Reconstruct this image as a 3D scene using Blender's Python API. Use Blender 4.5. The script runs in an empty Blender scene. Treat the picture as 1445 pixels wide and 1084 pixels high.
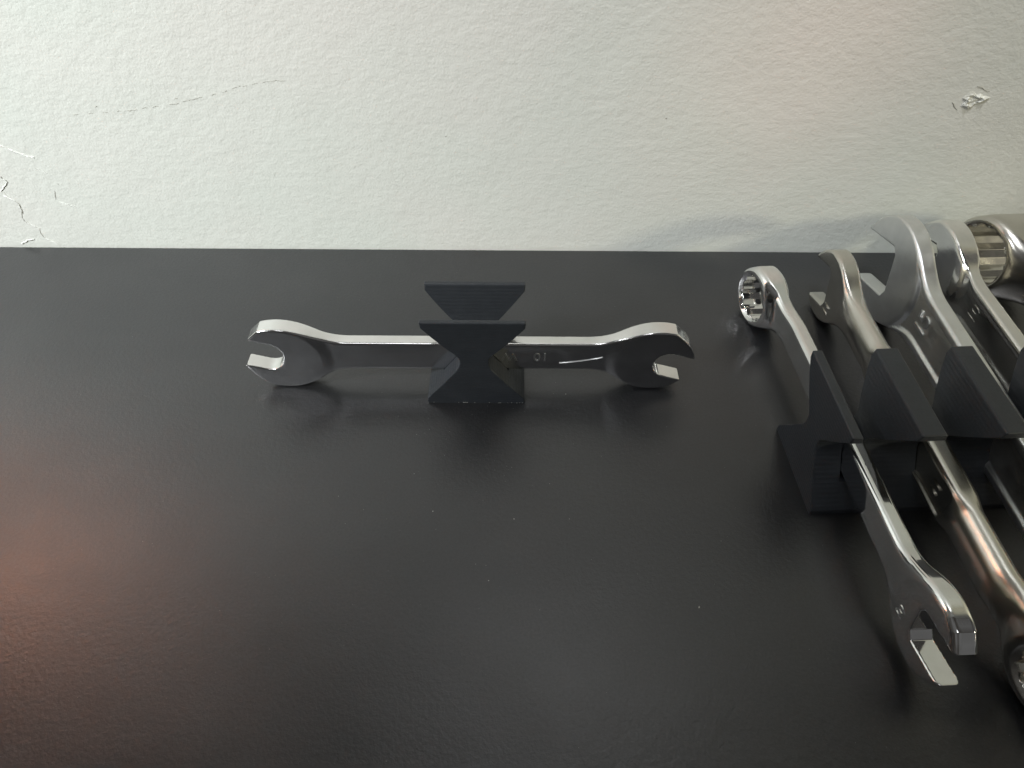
import bpy, bmesh, math, random
import numpy as np
from mathutils import Vector, Matrix

R = math.radians
S = 0.001                       # everything below is written in millimetres
scene = bpy.context.scene
col = scene.collection
random.seed(7)

# ------------------------------------------------------------------ camera
cam_d = bpy.data.cameras.new('camera')
cam = bpy.data.objects.new('camera', cam_d)
col.objects.link(cam)
cam_d.sensor_width = 36.0
cam_d.lens = 36.0 * 1002.0 / 1445.0
cam_d.clip_start = 0.005
cam_d.clip_end = 50.0
PITCH, ROLL = R(48.1), R(0.37)
cam.matrix_world = (Matrix.Translation((0, 0, 0.149)) @ Matrix.Rotation(R(90) - PITCH, 4, 'X')
                    @ Matrix.Rotation(ROLL, 4, 'Z'))
scene.camera = cam

# ------------------------------------------------------------------ room light
world = bpy.data.worlds.new('World')
scene.world = world
world.use_nodes = True
wt = world.node_tree
bg = wt.nodes['Background']
# a dim, uneven room all round (no window in view)
_tc = wt.nodes.new('ShaderNodeTexCoord')
_nz = wt.nodes.new('ShaderNodeTexNoise')
_nz.inputs['Scale'].default_value = 1.6
_nz.inputs['Detail'].default_value = 3.0
_rp = wt.nodes.new('ShaderNodeValToRGB')
_rp.color_ramp.elements[0].position = 0.38
_rp.color_ramp.elements[0].color = (0.28, 0.25, 0.22, 1)
_rp.color_ramp.elements[1].position = 0.62
_rp.color_ramp.elements[1].color = (1.0, 1.0, 1.0, 1)
wt.links.new(_tc.outputs['Generated'], _nz.inputs['Vector'])
wt.links.new(_nz.outputs['Fac'], _rp.inputs[0])
wt.links.new(_rp.outputs[0], bg.inputs[0])
bg.inputs[1].default_value = 0.10


def lamp(name, kind, loc, target, energy, colour, **kw):
    d = bpy.data.lights.new(name, kind)
    d.energy = energy
    d.color = colour
    for k, v in kw.items():
        setattr(d, k, v)
    o = bpy.data.objects.new(name, d)
    o.location = Vector(loc)
    o.rotation_euler = (Vector(target) - Vector(loc)).to_track_quat('-Z', 'Y').to_euler()
    col.objects.link(o)
    return o


lamp('wall_lamp', 'SPOT', (-0.68, -0.22, 0.62), (-0.215, 0.195, 0.14), 60.0, (0.955, 0.985, 0.985),
     spot_size=R(26.5), spot_blend=0.65, shadow_soft_size=0.10)
lamp('upper_wall_fill', 'SPOT', (-0.04, 0.00, 0.92), (0.06, 0.195, 0.50), 27.0, (0.97, 0.98, 1.0),  # added fill: brightens the wall above the view that metal and table reflect
     spot_size=R(36), spot_blend=0.9, shadow_soft_size=0.05)
lamp('ceiling_lamp', 'AREA', (-0.35, -0.75, 1.9), (-0.05, 0.19, 0.5), 3.0, (0.96, 0.98, 1.0),
     shape='DISK', size=0.5)
lamp('side_lamp', 'AREA', (0.85, -0.20, 0.30), (0.12, 0.18, 0.02), 2.4, (1.0, 0.93, 0.68),
     shape='DISK', size=0.09)
lamp('warm_bounce_lamp', 'SPOT', (0.30, -0.35, 0.55), (0.076, 0.195, 0.072), 2.6, (1.0, 0.45, 0.28),
     spot_size=R(7), spot_blend=1.0, shadow_soft_size=0.02)
lamp('warm_lamp', 'SPOT', (-0.75, -0.15, 0.45), (-0.325, 0.195, 0.24), 150.0, (1.0, 0.27, 0.07),
     spot_size=R(15.5), spot_blend=1.0, shadow_soft_size=0.04)

scene.view_settings.view_transform = 'Standard'
scene.view_settings.look = 'None'
scene.view_settings.exposure = 0.16
scene.view_settings.gamma = 1.0


# ------------------------------------------------------------------ materials
class NT:
    def __init__(self, name):
        self.m = bpy.data.materials.new(name)
        self.m.use_nodes = True
        self.t = self.m.node_tree
        self.b = self.t.nodes['Principled BSDF']

    def n(self, kind, **kw):
        nd = self.t.nodes.new(kind)
        for k, v in kw.items():
            if k in nd.inputs.keys():
                nd.inputs[k].default_value = v
            else:
                setattr(nd, k, v)
        return nd

    def l(self, a, b):
        self.t.links.new(a, b)

    def noise(self, scale, detail=3, rough=0.55, vec=None, stretch=None):
        if vec is None:
            tc = self.n('ShaderNodeTexCoord')
            vec = tc.outputs['Object']
        if stretch:
            mp = self.n('ShaderNodeMapping')
            mp.inputs['Scale'].default_value = stretch
            self.l(vec, mp.inputs['Vector'])
            vec = mp.outputs['Vector']
        nz = self.n('ShaderNodeTexNoise')
        nz.inputs['Scale'].default_value = scale
        nz.inputs['Detail'].default_value = detail
        nz.inputs['Roughness'].default_value = rough
        self.l(vec, nz.inputs['Vector'])
        return nz.outputs['Fac']

    def ramp(self, fac, stops):
        r = self.n('ShaderNodeValToRGB')
        e = r.color_ramp.elements
        while len(e) < len(stops):
            e.new(0.5)
        for k, (p, c) in enumerate(stops):
            e[k].position = p
            e[k].color = c if len(c) == 4 else (*c, 1)
        self.l(fac, r.inputs[0])
        return r.outputs[0]

    def rng(self, fac, a, b, lo, hi):
        r = self.n('ShaderNodeMapRange')
        for k, v in zip(('From Min', 'From Max', 'To Min', 'To Max'), (a, b, lo, hi)):
            r.inputs[k].default_value = v
        self.l(fac, r.inputs['Value'])
        return r.outputs['Result']

    def bump(self, h, strength, dist, normal=None):
        b = self.n('ShaderNodeBump')
        b.inputs['Strength'].default_value = strength
        b.inputs['Distance'].default_value = dist
        self.l(h, b.inputs['Height'])
        if normal is not None:
            self.l(normal, b.inputs['Normal'])
        return b.outputs['Normal']


def wall_material():
    a = NT('painted_plaster')
    big = a.noise(9, 3, 0.5)
    c = a.ramp(big, [(0.35, (0.69, 0.725, 0.675)), (0.65, (0.745, 0.735, 0.695))])
    a.l(c, a.b.inputs['Base Color'])
    a.b.inputs['Roughness'].default_value = 0.62
    a.b.inputs['Specular IOR Level'].default_value = 0.3
    peel = a.noise(430, 4, 0.55, stretch=(0.75, 1, 1.0))
    lump = a.noise(1500, 3, 0.6)
    swell = a.noise(55, 2, 0.5)
    # sparse pits and pimples
    tc = a.n('ShaderNodeTexCoord')
    vo = a.n('ShaderNodeTexVoronoi')
    vo.inputs['Scale'].default_value = 260
    vo.inputs['Randomness'].default_value = 1.0
    a.l(tc.outputs['Object'], vo.inputs['Vector'])
    pit = a.rng(vo.outputs['Distance'], 0.0, 0.16, 0.0, 1.0)
    n1 = a.bump(swell, 0.35, 0.0008)
    n2 = a.bump(peel, 0.5, 0.00036, n1)
    n3 = a.bump(lump, 0.55, 0.00014, n2)
    n4 = a.bump(pit, 0.22, 0.0001, n3)
    a.l(n4, a.b.inputs['Normal'])
    return a.m


def table_material():
    a = NT('black_laminate')
    smudge = a.noise(14, 5, 0.6)
    fine = a.noise(2600, 2, 0.6)
    mott = a.noise(900, 3, 0.6)
    streak = a.noise(22, 5, 0.65, stretch=(0.5, 1.3, 1))
    sm = a.n('ShaderNodeMath', operation='MULTIPLY_ADD')
    a.l(streak, sm.inputs[0])
    sm.inputs[1].default_value = 0.6
    a.l(smudge, sm.inputs[2])
    c0 = a.ramp(sm.outputs[0], [(0.60, (0.0090, 0.0098, 0.0120)), (0.98, (0.0270, 0.0275, 0.0295))])
    gr = a.noise(1700, 2, 0.7)
    c = a.n('ShaderNodeMixRGB', blend_type='MULTIPLY')
    c.inputs[0].default_value = 1.0
    a.l(c0, c.inputs[1])
    a.l(a.ramp(gr, [(0.3, (0.30, 0.30, 0.30)), (0.75, (1.0, 1.0, 1.0))]), c.inputs[2])
    c = c.outputs[0]
    tc = a.n('ShaderNodeTexCoord')
    vo = a.n('ShaderNodeTexVoronoi')
    vo.inputs['Scale'].default_value = 420
    a.l(tc.outputs['Object'], vo.inputs['Vector'])
    dust = a.rng(vo.outputs['Distance'], 0.0, 0.09, 1.0, 0.0)
    keep = a.noise(160, 1, 0.5)
    keep = a.rng(keep, 0.60, 0.68, 0.0, 1.0)
    mul = a.n('ShaderNodeMath', operation='MULTIPLY')
    a.l(dust, mul.inputs[0])
    a.l(keep, mul.inputs[1])
    mul2 = a.n('ShaderNodeMath', operation='MULTIPLY')
    a.l(mul.outputs[0], mul2.inputs[0])
    mul2.inputs[1].default_value = 0.25
    mx = a.n('ShaderNodeMixRGB')
    a.l(mul2.outputs[0], mx.inputs[0])
    a.l(c, mx.inputs[1])
    mx.inputs[2].default_value = (0.25, 0.25, 0.24, 1)
    a.l(mx.outputs[0], a.b.inputs['Base Color'])
    sm2 = a.noise(35, 6, 0.65)
    rg = a.rng(sm2, 0.3, 0.7, 0.28, 0.40)
    a.l(rg, a.b.inputs['Roughness'])
    a.b.inputs['Specular IOR Level'].default_value = 1.0
    a.b.inputs['Specular Tint'].default_value = (0.965, 0.965, 1.0, 1)
    n1 = a.bump(mott, 0.8, 0.00009)
    n2 = a.bump(fine, 0.5, 0.00004, n1)
    a.l(n2, a.b.inputs['Normal'])
    return a.m


def plastic_material():
    a = NT('printed_black_plastic')
    tc = a.n('ShaderNodeTexCoord')
    wv = a.n('ShaderNodeTexWave', wave_type='BANDS', bands_direction='Z')
    wv.inputs['Scale'].default_value = 1000 / 0.24 / 20 * 1.57
    wv.inputs['Distortion'].default_value = 0.4
    wv.inputs['Detail'].default_value = 1.0
    a.l(tc.outputs['Object'], wv.inputs['Vector'])
    mott = a.noise(260, 4, 0.6)
    fine = a.noise(1800, 2, 0.6)
    c = a.ramp(mott, [(0.3, (0.0225, 0.0262, 0.032)), (0.75, (0.031, 0.0355, 0.0425))])
    a.l(c, a.b.inputs['Base Color'])
    a.l(a.rng(fine, 0.3, 0.7, 0.42, 0.56), a.b.inputs['Roughness'])
    n1 = a.bump(wv.outputs['Fac'], 0.42, 0.00005)
    n2 = a.bump(fine, 0.5, 0.00004, n1)
    n3 = a.bump(mott, 0.3, 0.00012, n2)
    a.l(n3, a.b.inputs['Normal'])
    return a.m


def steel(name, colour, r0, r1, grain=0.3, scale=500, stretch=(0.2, 1, 1), wear=0.0, gd=0.00006):
    a = NT(name)
    a.b.inputs['Metallic'].default_value = 1.0
    m = a.noise(120, 4, 0.6)
    c = a.ramp(m, [(0.3, tuple(0.88 * x for x in colour)), (0.7, colour)])
    if wear:
        w = a.noise(210, 5, 0.65)
        wf = a.rng(w, 0.60, 0.72, 0.0, wear)
        mx = a.n('ShaderNodeMixRGB')
        a.l(wf, mx.inputs[0])
        a.l(c, mx.inputs[1])
        mx.inputs[2].default_value = (0.16, 0.14, 0.115, 1)
        c = mx.outputs[0]
    a.l(c, a.b.inputs['Base Color'])
    rr = a.noise(300, 4, 0.6)
    a.l(a.rng(rr, 0.3, 0.7, r0, r1), a.b.inputs['Roughness'])
    g = a.noise(scale, 4, 0.6, stretch=stretch)
    n1 = a.bump(g, grain, gd)
    lum = a.noise(90, 2, 0.5)
    n2 = a.bump(lum, 0.05, 0.0002, n1)
    a.l(n2, a.b.inputs['Normal'])
    return a.m


def flat(name, colour, rough=0.7):
    a = NT(name)
    nz = a.noise(1200, 3, 0.6)
    a.l(a.ramp(nz, [(0.3, tuple(0.85 * x for x in colour)), (0.7, colour)]), a.b.inputs['Base Color'])
    a.b.inputs['Roughness'].default_value = rough
    return a.m


M_WALL, M_TABLE, M_PLASTIC = wall_material(), table_material(), plastic_material()
M_CHROME = steel('polished_chrome', (0.86, 0.86, 0.85), 0.05, 0.10, 0.04)
M_SATIN = steel('satin_chrome', (0.88, 0.88, 0.87), 0.09, 0.20, 0.30, 700, (0.08, 1, 1))
M_NICKEL = steel('worn_nickel', (0.66, 0.64, 0.59), 0.22, 0.27, 0.08, 420, (0.5, 1, 1), 0.0)
M_FORGED = steel('matt_forged_steel', (0.80, 0.81, 0.81), 0.34, 0.44, 0.4, 600, (0.25, 1, 1), 0.12)
M_ETCH = steel('rough_recess_steel', (0.64, 0.63, 0.60), 0.40, 0.52, 1.0, 800, (0.22, 1, 1), 0.3, 0.00022)
M_DARK = steel('dark_satin_steel', (0.88, 0.87, 0.85), 0.10, 0.18, 0.25)
M_PLASTER = flat('raw_white_plaster', (0.83, 0.84, 0.81))
M_CREVICE = flat('plaster_crevice', (0.44, 0.43, 0.38))
M_DUST = flat('dust', (0.42, 0.42, 0.40))


# ------------------------------------------------------------------ helpers
def link(name, mesh, mat=None, parent=None):
    o = bpy.data.objects.new(name, mesh)
    col.objects.link(o)
    if mat is not None and not mesh.materials:
        mesh.materials.append(mat)
    if parent is not None:
        o.parent = parent
    return o


def thing(name, label, cat, loc, rotz=0.0, group=None, tilt=0.0):
    o = bpy.data.objects.new(name, None)
    o.empty_display_size = 0.01
    col.objects.link(o)
    o.location = Vector(loc) * S
    o.rotation_euler = (0, tilt, rotz)
    o['label'] = label
    o['category'] = cat
    if group:
        o['group'] = group
    return o


def mesh_from(name, verts, faces):
    me = bpy.data.meshes.new(name)
    me.from_pydata([tuple(c * S for c in v) for v in verts], [], faces)
    me.validate()
    me.update()
    return me


# ------------------------------------------------------------------ setting
def build_wall():
    # the wall is a slab 100 mm thick whose face is at y = 195.5
    y0, y1 = 195.5, 295.5
    x0, x1, z0, z1 = -1500, 1500, -900, 2300
    v = [(x0, y0, z0), (x1, y0, z0), (x1, y0, z1), (x0, y0, z1),
         (x0, y1, z0), (x1, y1, z0), (x1, y1, z1), (x0, y1, z1)]
    f = [(0, 1, 2, 3), (5, 4, 7, 6), (4, 0, 3, 7), (1, 5, 6, 2), (3, 2, 6, 7), (4, 5, 1, 0)]
    o = link('wall', mesh_from('wall', v, f), M_WALL)
    o['kind'] = 'structure'
    return o


def build_table():
    v, f = [], []
    bm = bmesh.new()
    bmesh.ops.create_cube(bm, size=1.0, matrix=Matrix.Diagonal((1.9, 1.0, 0.028, 1)))
    bmesh.ops.translate(bm, verts=bm.verts, vec=(0.05, 0.195 - 0.5, -0.014))
    bmesh.ops.bevel(bm, geom=list(bm.edges), offset=0.0006, segments=2, affect='EDGES', profile=0.5)
    me = bpy.data.meshes.new('table_top')
    bm.to_mesh(me)
    bm.free()
    o = link('table_top', me, M_TABLE)
    o['kind'] = 'structure'
    return o


wall = build_wall()
table = build_table()


def ribbon(pts, widths, y, lift, jag, rnd):
    """A thin raised sliver of plaster (or a crevice) on the wall, closed and with real thickness."""
    n = len(pts)
    verts, faces = [], []
    for i, ((x, z), w) in enumerate(zip(pts, widths)):
        a = pts[max(i - 1, 0)]
        b = pts[min(i + 1, n - 1)]
        t = Vector((b[0] - a[0], b[1] - a[1])).normalized()
        nx, nz = -t.y, t.x
        j1, j2 = rnd.uniform(-jag, jag), rnd.uniform(-jag, jag)
        verts += [(x + nx * (w / 2 + j1), y, z + nz * (w / 2 + j1)),
                  (x + nx * j2, y - lift, z + nz * j2),
                  (x - nx * (w / 2 + j2), y, z - nz * (w / 2 + j2))]
    for i in range(n - 1):
        k = 3 * i
        faces += [(k, k + 3, k + 4, k + 1), (k + 1, k + 4, k + 5, k + 2)]
    return verts, faces


def polyline(pts, step):
    out = []
    for (x0, z0), (x1, z1) in zip(pts[:-1], pts[1:]):
        n = max(1, int(math.hypot(x1 - x0, z1 - z0) / step))
        for k in range(n):
            out.append((x0 + (x1 - x0) * k / n, z0 + (z1 - z0) * k / n))
    out.append(pts[-1])
    return out


def wall_mark(name, pts, w, mat, lift=0.25, jag=0.06, seed=1, step=0.6, wob=0.15):
    rnd = random.Random(seed)
    p = polyline(pts, step)
    p = [(x + rnd.uniform(-wob, wob), z + rnd.uniform(-wob, wob)) for x, z in p]
    n = len(p)
    ws = [max(0.05, w * math.sin(math.pi * (i + 0.35) / (n - 0.3)) ** 0.5 * rnd.uniform(0.5, 1.15)) for i in range(n)]
    v, f = ribbon(p, ws, 195.47, lift, jag, rnd)
    return link(name, mesh_from(name, v, f), mat, wall)


# ------------------------------------------------------------------ printed holders
PROFILE = [(0.0, 13.2), (1.6, 13.2), (2.6, 12.5), (4.0, 11.4), (7.2, 8.9), (10.0, 6.8), (12.6, 4.95),
           (14.0, 4.2), (15.2, 3.85), (16.4, 3.8), (17.4, 4.05), (18.4, 4.7), (21.5, 7.4), (25.0, 10.4),
           (28.0, 13.0), (30.0, 13.2)]


def half_depth(z):
    for (z0, h0), (z1, h1) in zip(PROFILE[:-1], PROFILE[1:]):
        if z <= z1 + 1e-9:
            return h0 + (h1 - h0) * (z - z0) / (z1 - z0)
    return PROFILE[-1][1]


ZS = 7.2      # slot floor


def loft(levels, cap_bottom, cap_top):
    """levels: (z, x0, x1, halfdepth); returns a bmesh"""
    bm = bmesh.new()
    rings = []
    for z, x0, x1, h in levels:
        rings.append([bm.verts.new((x * S, y * S, z * S)) for x, y in ((x0, -h), (x1, -h), (x1, h), (x0, h))])
    side = []
    for a, b in zip(rings[:-1], rings[1:]):
        for k in range(4):
            side.append(bm.faces.new((a[k], a[(k + 1) % 4], b[(k + 1) % 4], b[k])))
    if cap_bottom:
        bm.faces.new(rings[0][::-1])
    if cap_top:
        bm.faces.new(rings[-1])
    bm.edges.ensure_lookup_table()
    zb = levels[0][0] * S
    zt = levels[-1][0] * S
    ed = []
    for e in bm.edges:
        z0, z1 = e.verts[0].co.z, e.verts[1].co.z
        vertical = abs(z0 - z1) > 1e-7
        if vertical:
            ed.append(e)
        elif abs(z0 - zt) < 1e-7 and cap_top:
            ed.append(e)
    return bm, ed


def finish(bm, name, mat, parent, smooth=False):
    bmesh.ops.recalc_face_normals(bm, faces=bm.faces)
    me = bpy.data.meshes.new(name)
    bm.to_mesh(me)
    bm.free()
    if smooth:
        me.polygons.foreach_set('use_smooth', [True] * len(me.polygons))
    return link(name, me, mat, parent)


def build_holder(root, length, slots, top_gap, floor_gap, ends=(0.0, 0.0)):
    """hourglass section along local X, V slots at the given centres"""
    # base
    lv = [(z, 0, length, h) for z, h in PROFILE if z <= ZS + 1e-6]
    bm, ed = loft(lv, True, True)
    bmesh.ops.bevel(bm, geom=[e for e in ed if abs(e.verts[0].co.z - e.verts[1].co.z) > 1e-7],
                    offset=0.25 * S, segments=2, affect='EDGES', profile=0.6)
    finish(bm, 'base', mat=M_PLASTIC, parent=root)
    edges = [0.0]
    for c in slots:
        edges += [c, c]
    edges.append(length)
    for k in range(0, len(edges), 2):
        first, last = k == 0, k == len(edges) - 2
        lv = []
        zs = [z for z, _ in PROFILE if z > ZS + 0.01]
        for z in [ZS + 0.02] + zs:
            t = max(0.0, (z - 15.2) / (30 - 15.2))
            g = floor_gap + (top_gap - floor_gap) * t ** 1.0
            a = edges[k] if first else edges[k] + g / 2
            b = edges[k + 1] if last else edges[k + 1] - g / 2
            lv.append((z, a, b, half_depth(z)))
        bm, ed = loft(lv, False, True)
        bmesh.ops.bevel(bm, geom=ed, offset=0.45 * S, segments=3, affect='EDGES', profile=0.6, clamp_overlap=True)
        finish(bm, 'slot_cheek' if (first or last) else 'divider_fin', M_PLASTIC, root)


# ------------------------------------------------------------------ signed-distance wrenches
def smin(a, b, k):
    h = np.clip(0.5 + 0.5 * (b - a) / k, 0, 1)
    return b + (a - b) * h - k * h * (1 - h)


def smax(a, b, k):
    return -smin(-a, -b, k)


def sstep(x, a, b):
    t = np.clip((x - a) / (b - a), 0, 1)
    return t * t * (3 - 2 * t)


def hexd(x, y, r):
    """distance-like to a hexagon of inradius r"""
    d = np.full_like(x, -1e9)
    for k in range(3):
        a = k * math.pi / 3
        d = np.maximum(d, np.abs(x * math.cos(a) + y * math.sin(a)))
    return d - r


def surface(field, lo, hi, h):
    """surface nets with the vertices pulled onto the iso-surface"""
    ax = [np.arange(lo[i], hi[i] + h, h) for i in range(3)]
    X, Y, Z = np.meshgrid(*ax, indexing='ij')
    F = field(X, Y, Z)
    sgn = F < 0
    nx, ny, nz = F.shape
    cs = np.zeros((nx - 1, ny - 1, nz - 1), dtype=np.int32)
    for i in (0, 1):
        for j in (0, 1):
            for k in (0, 1):
                cs += sgn[i:nx - 1 + i, j:ny - 1 + j, k:nz - 1 + k]
    act = (cs > 0) & (cs < 8)
    idx = -np.ones(act.shape, dtype=np.int64)
    cells = np.argwhere(act)
    idx[act] = np.arange(len(cells))
    acc = np.zeros((len(cells), 3))
    cnt = np.zeros(len(cells))
    corners = [(i, j, k) for i in (0, 1) for j in (0, 1) for k in (0, 1)]
    for a in corners:
        for d in range(3):
            if a[d] == 1:
                continue
            b = list(a)
            b[d] = 1
            fa = F[cells[:, 0] + a[0], cells[:, 1] + a[1], cells[:, 2] + a[2]]
            fb = F[cells[:, 0] + b[0], cells[:, 1] + b[1], cells[:, 2] + b[2]]
            m = (fa < 0) != (fb < 0)
            t = np.where(m, fa / np.where(m, fa - fb, 1), 0)
            for q in range(3):
                acc[:, q] += np.where(m, a[q] + (t if q == d else 0), 0)
            cnt += m
    P = np.array(lo) + (cells + acc / cnt[:, None]) * h
    faces = []
    for d in range(3):
        o1, o2 = (d + 1) % 3, (d + 2) % 3
        s0 = [slice(None)] * 3
        s1 = [slice(None)] * 3
        s0[d] = slice(0, -1)
        s1[d] = slice(1, None)
        A, B = sgn[tuple(s0)], sgn[tuple(s1)]
        e = np.argwhere(A != B)
        flip = A[A != B]
        ok = (e[:, o1] > 0) & (e[:, o2] > 0) & (e[:, o1] < F.shape[o1] - 1) & (e[:, o2] < F.shape[o2] - 1)
        e, flip = e[ok], flip[ok]
        quad = []
        for (p, q) in ((1, 1), (0, 1), (0, 0), (1, 0)):
            c = e.copy()
            c[:, o1] -= p
            c[:, o2] -= q
            quad.append(idx[c[:, 0], c[:, 1], c[:, 2]])
        quad = np.stack(quad, 1)
        quad[~flip] = quad[~flip][:, ::-1]
        faces.append(quad)
    faces = np.concatenate(faces)

    def grad(P):
        e = 0.03
        g = np.empty_like(P)
        for q in range(3):
            D = np.zeros(3)
            D[q] = e
            a, b = P + D, P - D
            g[:, q] = (field(a[:, 0], a[:, 1], a[:, 2]) - field(b[:, 0], b[:, 1], b[:, 2])) / (2 * e)
        return g
    P0 = P.copy()
    for _ in range(4):
        g = grad(P)
        f = field(P[:, 0], P[:, 1], P[:, 2])
        n2 = np.maximum((g ** 2).sum(1), 0.15)
        step = -(f / n2)[:, None] * g
        ln = np.linalg.norm(step, axis=1, keepdims=True)
        step *= np.minimum(1, 0.3 * h / np.maximum(ln, 1e-9))
        P = P + step
    P = P0 + np.clip(P - P0, -0.7 * h, 0.7 * h)
    g = grad(P)
    N = g / np.maximum(np.linalg.norm(g, axis=1, keepdims=True), 1e-9)
    return P, faces, N


def sdf_mesh(name, field, lo, hi, h, region=None):
    P, Fc, N = surface(field, lo, hi, h)
    me = bpy.data.meshes.new(name)
    me.vertices.add(len(P))
    me.vertices.foreach_set('co', (P * S).ravel())
    me.loops.add(len(Fc) * 4)
    me.loops.foreach_set('vertex_index', Fc.ravel().astype(np.int32))
    me.polygons.add(len(Fc))
    me.polygons.foreach_set('loop_start', np.arange(0, len(Fc) * 4, 4, dtype=np.int32))
    me.polygons.foreach_set('use_smooth', np.ones(len(Fc), dtype=bool))
    if region is not None:
        c = P[Fc].mean(1)
        me.polygons.foreach_set('material_index', region(c[:, 0], c[:, 1], c[:, 2]).astype(np.int32))
    me.update(calc_edges=True)
    me.validate()
    me.normals_split_custom_set_from_vertices([tuple(n) for n in N])
    return me


class Wrench:
    """u runs along the wrench (local X), w is its thickness (local Y), v its width (local Z)"""

    def __init__(self, ends, hw, hvc, ht, hround, panel=None, stem=None, k=6.0, crank=None):
        self.ends, self.hw, self.hvc, self.ht, self.hround = ends, hw, hvc, ht, hround
        self.panel, self.stem, self.k, self.crank = panel, stem, k, crank

    def w0(self, u):
        o = np.zeros_like(u)
        for e in self.ends:
            if e.get('slope'):
                s = 1 if e['u'] > 0 else -1
                st = abs(e['u']) - e['R'] - e.get('lead', 10)
                x = np.maximum(np.abs(u) * (np.sign(u) == s) - st, 0)
                o = o + e['slope'] * (np.sqrt(x * x + 16) - 4)
        return o

    def panel_d(self, u, v):
        p = self.panel
        c, half = (p['u0'] + p['u1']) / 2, (p['u1'] - p['u0']) / 2
        vc, hw = self.centre(u), self.width(u)
        a = np.abs(u - c) - half + p.get('round', 3)
        b = np.abs(v - vc) - (hw - p['rim']) + p.get('round', 3)
        a, b = np.maximum(a, -20), np.maximum(b, -20)
        d = np.hypot(np.maximum(a, 0), np.maximum(b, 0)) + np.minimum(np.maximum(a, b), 0) - p.get('round', 3)
        if p.get('disc'):
            e = self.ends[1]
            # between the two flaring edges, right up to the round head
            flare = 0.035 * np.maximum(u - (e['u'] - 24), 0) ** 2
            b2 = np.abs(v - vc) - (hw - p['rim'] + flare)
            d = np.maximum(np.maximum(np.abs(u - c) - half, b2 * 0.8), e['R'] * p['disc'] - np.hypot(u - e['u'], v - e['v']))
        return d

    def width(self, u):
        A, B = self.ends
        t = np.clip((u - A['u']) / (B['u'] - A['u']), 0, 1)
        return self.hw[0] + (self.hw[1] - self.hw[0]) * t

    def centre(self, u):
        A, B = self.ends
        t = np.clip((u - A['u']) / (B['u'] - A['u']), 0, 1)
        return self.hvc[0] + (self.hvc[1] - self.hvc[0]) * t

    def field(self, u, w, v):
        A, B = self.ends
        w = w - self.w0(u)
        hw, vc = self.width(u), self.centre(u)
        d2 = np.maximum(np.abs(v - vc) - hw, np.maximum(A['u'] - u, u - B['u']))
        headm = np.zeros_like(u)
        th = np.full_like(u, self.ht)
        rr = np.full_like(u, self.hround)
        for e in self.ends:
            ca, sa = math.cos(e.get('ang', 0)), math.sin(e.get('ang', 0))
            x = (u - e['u']) * ca + (v - e['v']) * sa
            y = -(u - e['u']) * sa + (v - e['v']) * ca
            ex = e.get('ex', 1.0)
            d = (np.hypot(x / ex, y) - e['R'])
            if e['kind'] == 'open':
                # nose: the jaws run on past the disc
                nose = smax(np.abs(y) - (e['R'] * 0.93 - np.maximum(x, 0) * e.get('taper', 0.35)),
                            np.maximum(-x, np.hypot(x, 1.1 * y) - 1.1 * e['nose']), e.get('kn', 2.5))
                d = smin(d, nose, 1.5)
            d2 = smin(d2, d, self.k)
            du = np.hypot(u - e['u'], v - e['v'])
            m = 1 - sstep(du, e['R'] * e.get('m0', 0.98), e['R'] * e.get('m1', 1.30))
            headm = np.maximum(headm, m)
            th = th + (e['th'] - self.ht) * m
            rr = rr + (e.get('round', 0.4) - self.hround) * m
        half = th / 2
        if self.panel is not None:
            pd = self.panel_d(u, v)
            half = half - self.panel['depth'] * sstep(-pd, -0.05, self.panel.get('soft', 0.7))
        rr = np.minimum(rr, half * 0.98)
        a, b = d2 + rr, np.abs(w) - half + rr
        d = np.hypot(np.maximum(a, 0), np.maximum(b, 0)) + np.minimum(np.maximum(a, b), 0) - rr
        if self.stem is not None:
            s = self.stem
            m = sstep(u, s['u0'] - s['f'], s['u0'] + s['f']) * (1 - sstep(u, s['u1'] - s['f'], s['u1'] + s['f']))
            m2 = m * (1 - headm)
            q = np.maximum(hw * 1.02 - 0, 0.1)
            hwl = hw + 0.0
            e = (np.sqrt(((v - vc) / q) ** 2 + (w / s['h']) ** 2) - 1) * np.minimum(q, s['h'])
            d = d * (1 - m2) + e * m2
        for e in self.ends:
            ca, sa = math.cos(e.get('ang', 0)), math.sin(e.get('ang', 0))
            x = (u - e['u']) * ca + (v - e['v']) * sa
            y = -(u - e['u']) * sa + (v - e['v']) * ca
            if e['kind'] == 'open':
                J = e['J'] / 2
                dep = e.get('dep', 0.25 * e['J'])
                if e.get('rt'):
                    q = min(e['rt'], J * 0.99)
                    ca2, cb2 = np.abs(y) - J + q, -(x + dep) + q
                    cut = np.hypot(np.maximum(ca2, 0), np.maximum(cb2, 0)) + np.minimum(np.maximum(ca2, cb2), 0) - q
                else:
                    cut = np.maximum(np.abs(y) - J, -(x + dep))
                if not e.get('rt'):
                    cut = np.maximum(cut, (np.abs(y) * 0.62 - (x + dep) * 0.78) - J * e.get('cham', 0.30))
                d = smax(d, -cut, e.get('ks', 0.5))
            else:
                rr2 = e['J'] / 2
                ring = np.minimum(hexd(x, y, rr2), hexd(x * math.cos(R(30)) + y * math.sin(R(30)),
                                                        -x * math.sin(R(30)) + y * math.cos(R(30)), rr2))
                ch = np.hypot(x, y) - rr2 * 1.12 - np.maximum(np.abs(w) - e['th'] / 2 + 0.9, 0) * 0.9
                cut = np.where(np.abs(w) > e['th'] / 2 - 0.9, np.minimum(ring, ch), ring)
                d = smax(d, -cut, 0.25)
        return d

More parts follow.
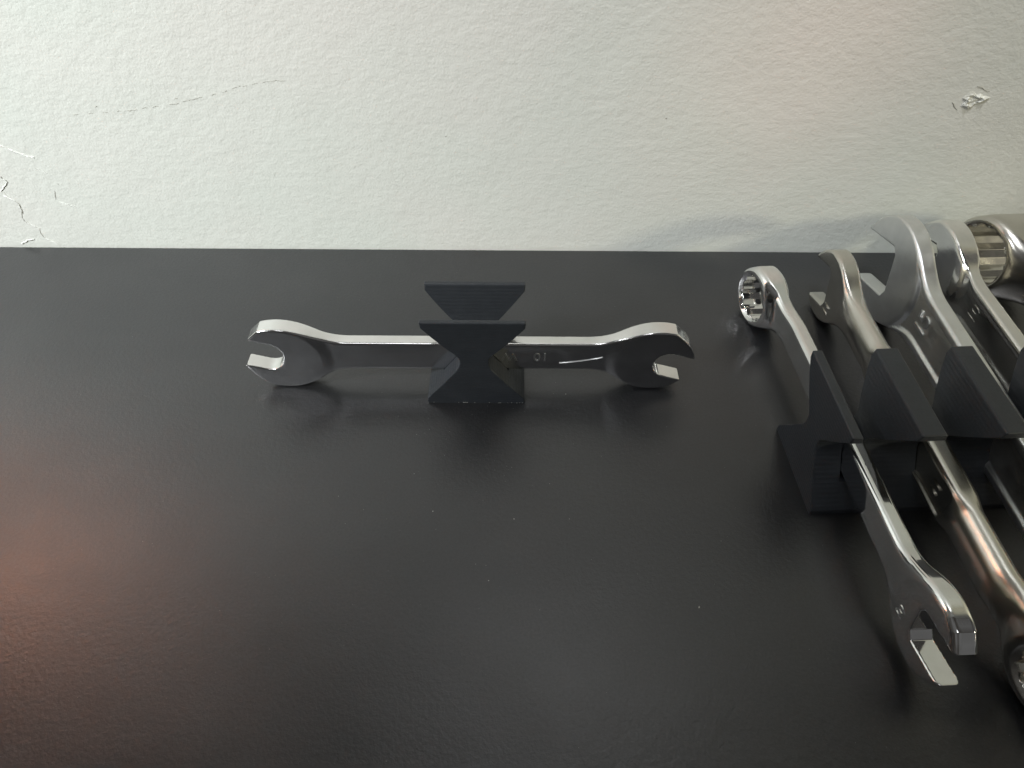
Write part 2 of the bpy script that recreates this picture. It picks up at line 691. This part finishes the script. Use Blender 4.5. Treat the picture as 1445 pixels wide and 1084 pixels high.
    def mesh(self, name, h=0.4, region=None):
        A, B = self.ends
        ms = [e['R'] * 1.25 + e.get('nose', 0) * 0.3 + 4 for e in self.ends]
        lo = [A['u'] - ms[0], 0, 0]
        hi = [B['u'] + ms[1], 0, 0]
        us = np.linspace(lo[0], hi[0], 200)
        w0 = self.w0(us)
        T = max(self.ht, A['th'], B['th'], (self.stem or {'h': 0})['h'] * 2) / 2 + 1
        lo[1], hi[1] = w0.min() - T, w0.max() + T
        lo[2] = min(e['v'] - e['R'] * 1.15 for e in self.ends) - 1.5
        hi[2] = max(e['v'] + e['R'] * 1.15 for e in self.ends) + 1.5
        return sdf_mesh(name, self.field, lo, hi, h, region)


def raised_text(body, size, u, v, w, face, up, parent, mat, name='size_number', depth=0.22, bold=0.0):
    """embossed text on the side of a wrench. face: +1 or -1 side of local Y; up: direction of the glyph top in (u, v)"""
    cu = bpy.data.curves.new('text', 'FONT')
    cu.body = body
    cu.size = size * S
    cu.extrude = depth * S
    cu.offset = bold * S
    cu.align_x = 'CENTER'
    cu.align_y = 'CENTER'
    cu.resolution_u = 3
    tmp = bpy.data.objects.new('text', cu)
    col.objects.link(tmp)
    bpy.context.view_layer.update()
    me = bpy.data.meshes.new_from_object(tmp)
    bpy.data.objects.remove(tmp)
    upv = Vector((up[0], 0, up[1])).normalized()
    nrm = Vector((0, face, 0))
    rt = upv.cross(nrm)
    Mx = Matrix((rt, upv, nrm)).transposed().to_4x4()
    Mx.translation = Vector((u, w, v)) * S
    me.transform(Mx)
    me.name = name
    o = link(name, me, mat, parent)
    return o


# ---- double open end wrench in the small holder
root = thing('open_end_wrench', 'double open-ended silver wrench lying across the small hourglass holder', 'wrench',
             (-11.8, 134.2, 0))
w = Wrench(
    ends=[dict(kind='open', u=-50.0, v=10.9, R=10.4, J=9.6, th=4.6, ang=R(180 - 17), nose=10.6, taper=0.42, dep=0.2,
               rt=4.0, ks=0.35, kn=7.0, m0=1.0, m1=1.35),
          dict(kind='open', u=50.3, v=10.9, R=10.3, J=8.4, th=4.6, ang=R(-17), nose=9.6, taper=0.5, dep=0.2,
               rt=4.0, ks=0.35, kn=3.5, m0=1.0, m1=1.35)],
    hw=(4.9, 4.7), hvc=(12.0, 12.2), ht=3.5, hround=0.6, k=9.0,
    panel=dict(u0=-2, u1=27, rim=0.9, depth=0.10, round=3.4, soft=2.2))
link('wrench_body', w.mesh('wrench_body', 0.36), M_SATIN, root)
raised_text('10', 4.2, 19.5, 12.3, -1.62, -1, (0, -1), root, M_FORGED, depth=0.14)
raised_text('W', 4.2, 11.0, 12.3, -1.60, -1, (0, -1), root, M_FORGED, name='maker_mark', depth=0.12)

# ---- small holder
root = thing('wrench_holder', 'small black hourglass holder gripping a single wrench by its middle', 'tool holder',
             (-9.8, 126.6, 0), R(90))
# local X runs to the rear, so the hourglass section faces the camera
build_holder(root, 16.0, [8.0], 13.4, 4.4)

# ---- the long rail of the right hand set
RZ = R(2.9)
rail = thing('wrench_rail', 'long black slotted rail holding five wrenches side by side', 'tool rack', (71.5, 105.0, 0), RZ)
SL = [8.8, 27.0, 45.2, 63.4, 81.6]
build_holder(rail, 90.4, SL, 13.0, 4.4)


def rail_thing(slot, label, name='combination_wrench', dx=0.0, yaw=0.0, z=0.0, tilt=0.0, y=105.0):
    c, s = math.cos(RZ), math.sin(RZ)
    X = SL[slot] + dx
    return thing(name, label, 'wrench', (71.5 + X * c, y + X * s, z), RZ + R(90) + yaw, 'wrenches in the slotted rail', tilt)


# slot 1: bright chrome combination wrench
r1 = rail_thing(0, 'polished chrome wrench in the leftmost rail slot with small ring at the back')
w = Wrench(
    ends=[dict(kind='open', u=-48, v=13.6, R=10.2, J=9.2, th=5.0, ang=R(180 - 13), nose=13.2, taper=0.58, dep=2.2,
               cham=0.42, ks=0.4, round=1.3, kn=8.0, m0=0.95, m1=1.25),
          dict(kind='ring', u=56, v=8.8, R=8.7, J=11.8, th=7.4, round=1.2, slope=0.17, lead=12, m0=0.9, m1=1.35)],
    hw=(4.6, 4.4), hvc=(14.0, 11.0), ht=4.2, hround=1.3, k=8.0)
link('wrench_body', w.mesh('wrench_body', 0.36), M_CHROME, r1)
raised_text('10', 3.6, -42.5, 9.5, 2.5, 1, (1, 0), r1, M_CHROME, depth=0.14)

# slot 2: worn nickel wrench, open end at the back
r2 = rail_thing(1, 'worn dull wrench in the second slot with small open jaw and round stem')
w = Wrench(
    ends=[dict(kind='ring', u=-59, v=11.0, R=9.8, J=12.2, th=8.6, round=1.6, slope=-0.24, lead=12, m0=0.9, m1=1.4),
          dict(kind='open', u=57.5, v=11.2, R=10.9, J=11.6, th=5.2, ang=R(-16), nose=11, taper=0.4, dep=1.5,
               cham=0.45, ks=1.0, round=0.8, m0=0.9, m1=1.2)],
    hw=(5.6, 5.4), hvc=(13.0, 12.6), ht=6.0, hround=1.8, k=7.0,
    panel=dict(u0=-21, u1=22, rim=1.3, depth=0.9, round=1.5, soft=0.45),
    stem=dict(u0=-200, u1=200, f=1.0, h=3.4))
w.stem = dict(u0=-22, u1=-21.9, f=0.1, h=3.5)


def w2_field(u, ww, v, base=Wrench.field, self=w):
    # round stems either side of a flat, recessed middle panel
    self.stem = None
    flatd = base(self, u, ww, v)
    hw, vc = self.width(u), self.centre(u)
    wl = ww - self.w0(u)
    el = (np.sqrt(((v - vc) / hw) ** 2 + (wl / 3.35) ** 2) - 1) * 3.35
    headd = np.minimum(np.hypot(u - self.ends[0]['u'], v - self.ends[0]['v']) - self.ends[0]['R'],
                       np.hypot(u - self.ends[1]['u'], v - self.ends[1]['v']) - self.ends[1]['R'])
    m = sstep(headd, -1.0, 9.0) * np.maximum(1 - sstep(u, -25, -19), sstep(u, 21, 27))
    cutoff = np.maximum(self.ends[0]['u'] - u, u - self.ends[1]['u'])
    el = np.maximum(el, cutoff)
    return flatd * (1 - m) + el * m


w.field = w2_field
link('wrench_body', w.mesh('wrench_body', 0.42), M_NICKEL, r2)
raised_text('11', 4.4, 52.0, 7.0, 2.65, 1, (1, 0), r2, M_NICKEL, depth=0.16)
raised_text('11', 4.4, -15.0, 12.4, 2.25, 1, (1, 0), r2, M_NICKEL, depth=0.2)

# slot 3: big 15 wrench
r3 = rail_thing(2, 'largest grey wrench, marked 15, in the third slot with its wide jaw at the back', dx=-1.0)
w = Wrench(
    ends=[dict(kind='ring', u=-78, v=13, R=13.5, J=16, th=9.5, round=2.0, slope=-0.05, lead=12, m0=0.9, m1=1.3),
          dict(kind='open', u=59.0, v=15.6, R=15.8, J=15.2, th=5.0, ang=R(-15), nose=17, taper=0.45, dep=2.5,
               cham=0.45, ks=0.6, round=0.5, m0=0.96, m1=1.06)],
    hw=(6.6, 8.4), hvc=(14.5, 15.6), ht=4.6, hround=0.8, k=9.0,
    panel=dict(u0=-50, u1=60, rim=1.9, depth=0.9, round=6.0, soft=0.9, disc=1.04))


def region3(u, ww, v, self=w):
    return (self.panel_d(u, v) < -0.9).astype(int)


me3 = w.mesh('wrench_body', 0.45, region3)
me3.materials.append(M_FORGED)
me3.materials.append(M_ETCH)
link('wrench_body', me3, None, r3)
raised_text('15', 7.4, 35.5, 15.4, 1.5, 1, (1, 0), r3, M_FORGED, depth=0.3, bold=0.05)

# slot 4: slim dark wrench
r4 = rail_thing(3, 'slim dark-sided wrench marked 10 in the fourth slot with bright top edge')
w = Wrench(
    ends=[dict(kind='ring', u=-70, v=11, R=11, J=13, th=8, round=2.0, slope=-0.05, lead=12, m0=0.9, m1=1.3),
          dict(kind='open', u=66.5, v=12.0, R=12.4, J=11.0, th=6.4, ang=R(-15), nose=12.5, taper=0.4, dep=1.5,
               cham=0.45, ks=0.8, round=0.8, m0=0.95, m1=1.45)],
    hw=(5.6, 6.4), hvc=(12.2, 12.6), ht=4.4, hround=1.0, k=9.0,
    panel=dict(u0=-40, u1=65, rim=1.3, depth=0.4, round=4.0, soft=1.3, disc=1.16))
link('wrench_body', w.mesh('wrench_body', 0.42), M_DARK, r4)
raised_text('10', 5.4, 42.0, 12.6, 1.68, 1, (1, 0), r4, M_DARK, depth=0.25)

# slot 5: big ring end
r5 = rail_thing(4, 'thick dull wrench at the right edge with large twelve-point ring facing left', dx=6.5)
w = Wrench(
    ends=[dict(kind='open', u=-72, v=14, R=14, J=14, th=7, ang=R(195), nose=15, taper=0.4, dep=1.5, m0=0.95, m1=1.2),
          dict(kind='ring', u=67.0, v=14.0, R=11.6, J=16.4, th=18.0, round=1.4, slope=0.22, lead=14, m0=0.9, m1=1.5)],
    hw=(6.5, 7.2), hvc=(14.0, 14.0), ht=7.0, hround=2.6, k=9.0)
link('wrench_body', w.mesh('wrench_body', 0.45), M_NICKEL, r5)


# ------------------------------------------------------------------ damage on the wall
def crack(pts, w, seed, mat=M_PLASTER, **k):
    if 'lift' in k and mat is not M_CREVICE:
        k['lift'] *= 0.45
    return wall_mark('crack' if mat is M_CREVICE else 'plaster_flake', pts, w * 0.62, mat, seed=seed, **k)


crack([(-158, 38.6), (-154.6, 37.3), (-152, 35.6), (-149.0, 34.2), (-146.5, 33.2)], 0.9, 1, lift=0.5)
crack([(-160.2, 26.5), (-159.0, 24.8), (-160.4, 23.3), (-162.7, 21.5), (-161.8, 20.0)], 0.6, 2, lift=0.4)
crack([(-162.7, 19.6), (-160.4, 18.0), (-159.4, 16.5)], 1.0, 3, lift=0.5)
crack([(-159.4, 16.6), (-159.8, 14.6), (-160.2, 13.0)], 0.7, 4, lift=0.4)
crack([(-160.3, 13.6), (-161.0, 11.4), (-161.2, 10.0)], 0.5, 5, M_CREVICE, lift=0.05)
crack([(-160.8, 9.8), (-158.8, 8.0), (-157.4, 7.0)], 1.1, 6, lift=0.5)
crack([(-157.6, 7.2), (-157.9, 5.2), (-157.6, 3.2)], 0.4, 7, M_CREVICE, lift=0.05)
crack([(-157.4, 3.2), (-155.6, 2.0), (-154.2, 1.2)], 0.8, 8, lift=0.4)
crack([(-166.5, 0.8), (-164.0, 2.2), (-161.4, 2.9)], 0.9, 9, lift=0.5)
crack([(-145.6, 21.6), (-146.4, 19.6), (-146.6, 18.2)], 0.32, 10, M_CREVICE, lift=0.05)
crack([(-146.0, 17.4), (-143.5, 16.4), (-141.6, 15.9)], 0.5, 11, lift=0.35)
crack([(-147.8, 29.5), (-144.6, 27.6)], 0.25, 12, lift=0.2)
for i, (x, z) in enumerate([(-143.5, 24.0), (-120.4, 49.6), (-77.4, 55.8), (-96.6, 52.2), (-20.3, 41.0), (44.0, 47.0)]):
    crack([(x, z), (x + 0.45, z + 0.1)], 0.45, 30 + i, M_CREVICE, lift=0.06)
# the long hairline, broken up as in plaster
hair = polyline([(-137, 46.2), (-122, 47.6), (-112, 48.4), (-104, 49.5), (-99, 50.3), (-86, 53.2), (-78, 55.6),
                 (-69, 57.2), (-64, 57.6)], 1.4)
rh = random.Random(5)
for i in range(len(hair) - 1):
    if rh.random() < 0.42:
        a, b = hair[i], hair[i + 1]
        crack([a, ((a[0] + b[0]) / 2, (a[1] + b[1]) / 2 + rh.uniform(-0.2, 0.2)), b], rh.uniform(0.12, 0.26), 60 + i,
              M_CREVICE, lift=0.05, jag=0.03, wob=0.08)


def chipped_dent():
    """a knocked patch of plaster: raised torn rim round a shallow broken floor"""
    rnd = random.Random(11)
    bm = bmesh.new()
    n, rings = 26, 7
    cx, cz = 130.6, 53.2
    grid = []
    for r in range(rings + 1):
        row = []
        f = r / rings
        for k in range(n):
            a = 2 * math.pi * k / n
            rad = 3.1 * (1 + 0.25 * math.sin(3 * a + 1) + 0.14 * math.sin(7 * a)) * f
            x, z = rad * math.cos(a) * 1.1, rad * math.sin(a) * 0.80
            prof = {0: .15, 1: .2, 2: .1, 3: .35, 4: .75, 5: .55, 6: .2, 7: 0.0}[r]
            up = 0.35 + 0.65 * (math.sin(a * 2 + 0.6) * 0.5 + 0.5)
            d = prof * up * rnd.uniform(0.5, 1.35) if r < rings else -0.03
            row.append(bm.verts.new(((cx + x) * S, (195.5 - d) * S, (cz + z) * S)))
        grid.append(row)
    for r in range(rings):
        for k in range(n):
            k2 = (k + 1) % n
            bm.faces.new((grid[r][k], grid[r][k2], grid[r + 1][k2], grid[r + 1][k]))
    bm.faces.new(grid[0])
    o = finish(bm, 'chipped_dent', M_DENT, wall)
    crack([(125.0, 52.6), (126.4, 50.9), (127.4, 50.3)], 0.7, 90, M_CREVICE, lift=0.08)
    crack([(129.8, 57.4), (131.9, 56.4), (133.9, 55.7)], 0.55, 91, M_CREVICE, lift=0.08)
    return o


M_DENT = flat('torn_paint', (0.74, 0.74, 0.68))
chipped_dent()

# raised crescent added to make the glint where the small wrench's flat panel ends
wr = bpy.data.objects['open_end_wrench']
cv, cf = [], []
N = 14
for i in range(N + 1):
    t = i / N
    u = 24.5 + 11.5 * t
    v = 10.0 + 0.4 * t + 1.9 * t ** 2.2
    wd = 0.55 * math.sin(math.pi * min(max(t, 0.02), 0.98)) ** 0.7 + 0.06
    cv += [(u, -1.70, v + wd), (u, -1.70 - 0.28, v + wd * 0.45), (u, -1.70, v)]
for i in range(N):
    k = 3 * i
    cf += [(k, k + 1, k + 4, k + 3), (k + 1, k + 2, k + 5, k + 4)]
link('panel_end_glint', mesh_from('panel_end_glint', cv, cf), M_FORGED, wr)

# ------------------------------------------------------------------ dust and crumbs on the table
def speck_mesh(rnd):
    bm = bmesh.new()
    bmesh.ops.create_icosphere(bm, subdivisions=1, radius=1.0 * S)
    for v in bm.verts:
        v.co *= rnd.uniform(0.6, 1.2)
        v.co.z *= 0.5
    me = bpy.data.meshes.new('dust_speck')
    bm.to_mesh(me)
    bm.free()
    me.materials.append(M_DUST)
    return me


def dust_layer():
    rnd = random.Random(21)
    bm = bmesh.new()
    spots = [(-106.5, 52.5, 0.30), (0.7, 90.0, 0.20), (41.5, 68.0, 0.24), (-5.0, 74.0, 0.12), (-19.0, 92.0, 0.16),
             (15.0, 130.0, 0.2)]
    for _ in range(420):
        spots.append((rnd.uniform(-190, 150), rnd.uniform(-20, 194), rnd.choice([0.03, 0.04, 0.04, 0.05, 0.06])))
    for _ in range(90):    # finer crumbs left round the small holder
        spots.append((rnd.gauss(-8, 18), 118 + rnd.gauss(0, 18), rnd.choice([0.04, 0.06, 0.08])))
    for x, y, r in spots:
        m = Matrix.Translation((x * S, y * S, r * 0.4 * S)) @ Matrix.Rotation(rnd.uniform(0, 3), 4, 'Z') @ Matrix.Diagonal(
            (rnd.uniform(0.7, 1.5), rnd.uniform(0.6, 1.0), 0.6, 1))
        bmesh.ops.create_icosphere(bm, subdivisions=1, radius=r * S, matrix=m)
    me = bpy.data.meshes.new('dust')
    bm.to_mesh(me)
    bm.free()
    o = link('dust', me, M_DUST)
    o['kind'] = 'stuff'


dust_layer()

# ragged first print layer along the foot of the small holder
bm = bmesh.new()
rnd = random.Random(3)
for i in range(17):
    x = rnd.uniform(-12.4, 12.8)
    if x < -5 and rnd.random() < 0.6:
        continue
    bmesh.ops.create_icosphere(bm, subdivisions=1, radius=rnd.uniform(0.07, 0.14) * S,
                               matrix=Matrix.Translation((-0.05 * S, -x * S, rnd.uniform(0.15, 0.3) * S)))
finish(bm, 'print_burr', M_DUST, bpy.data.objects['wrench_holder'])
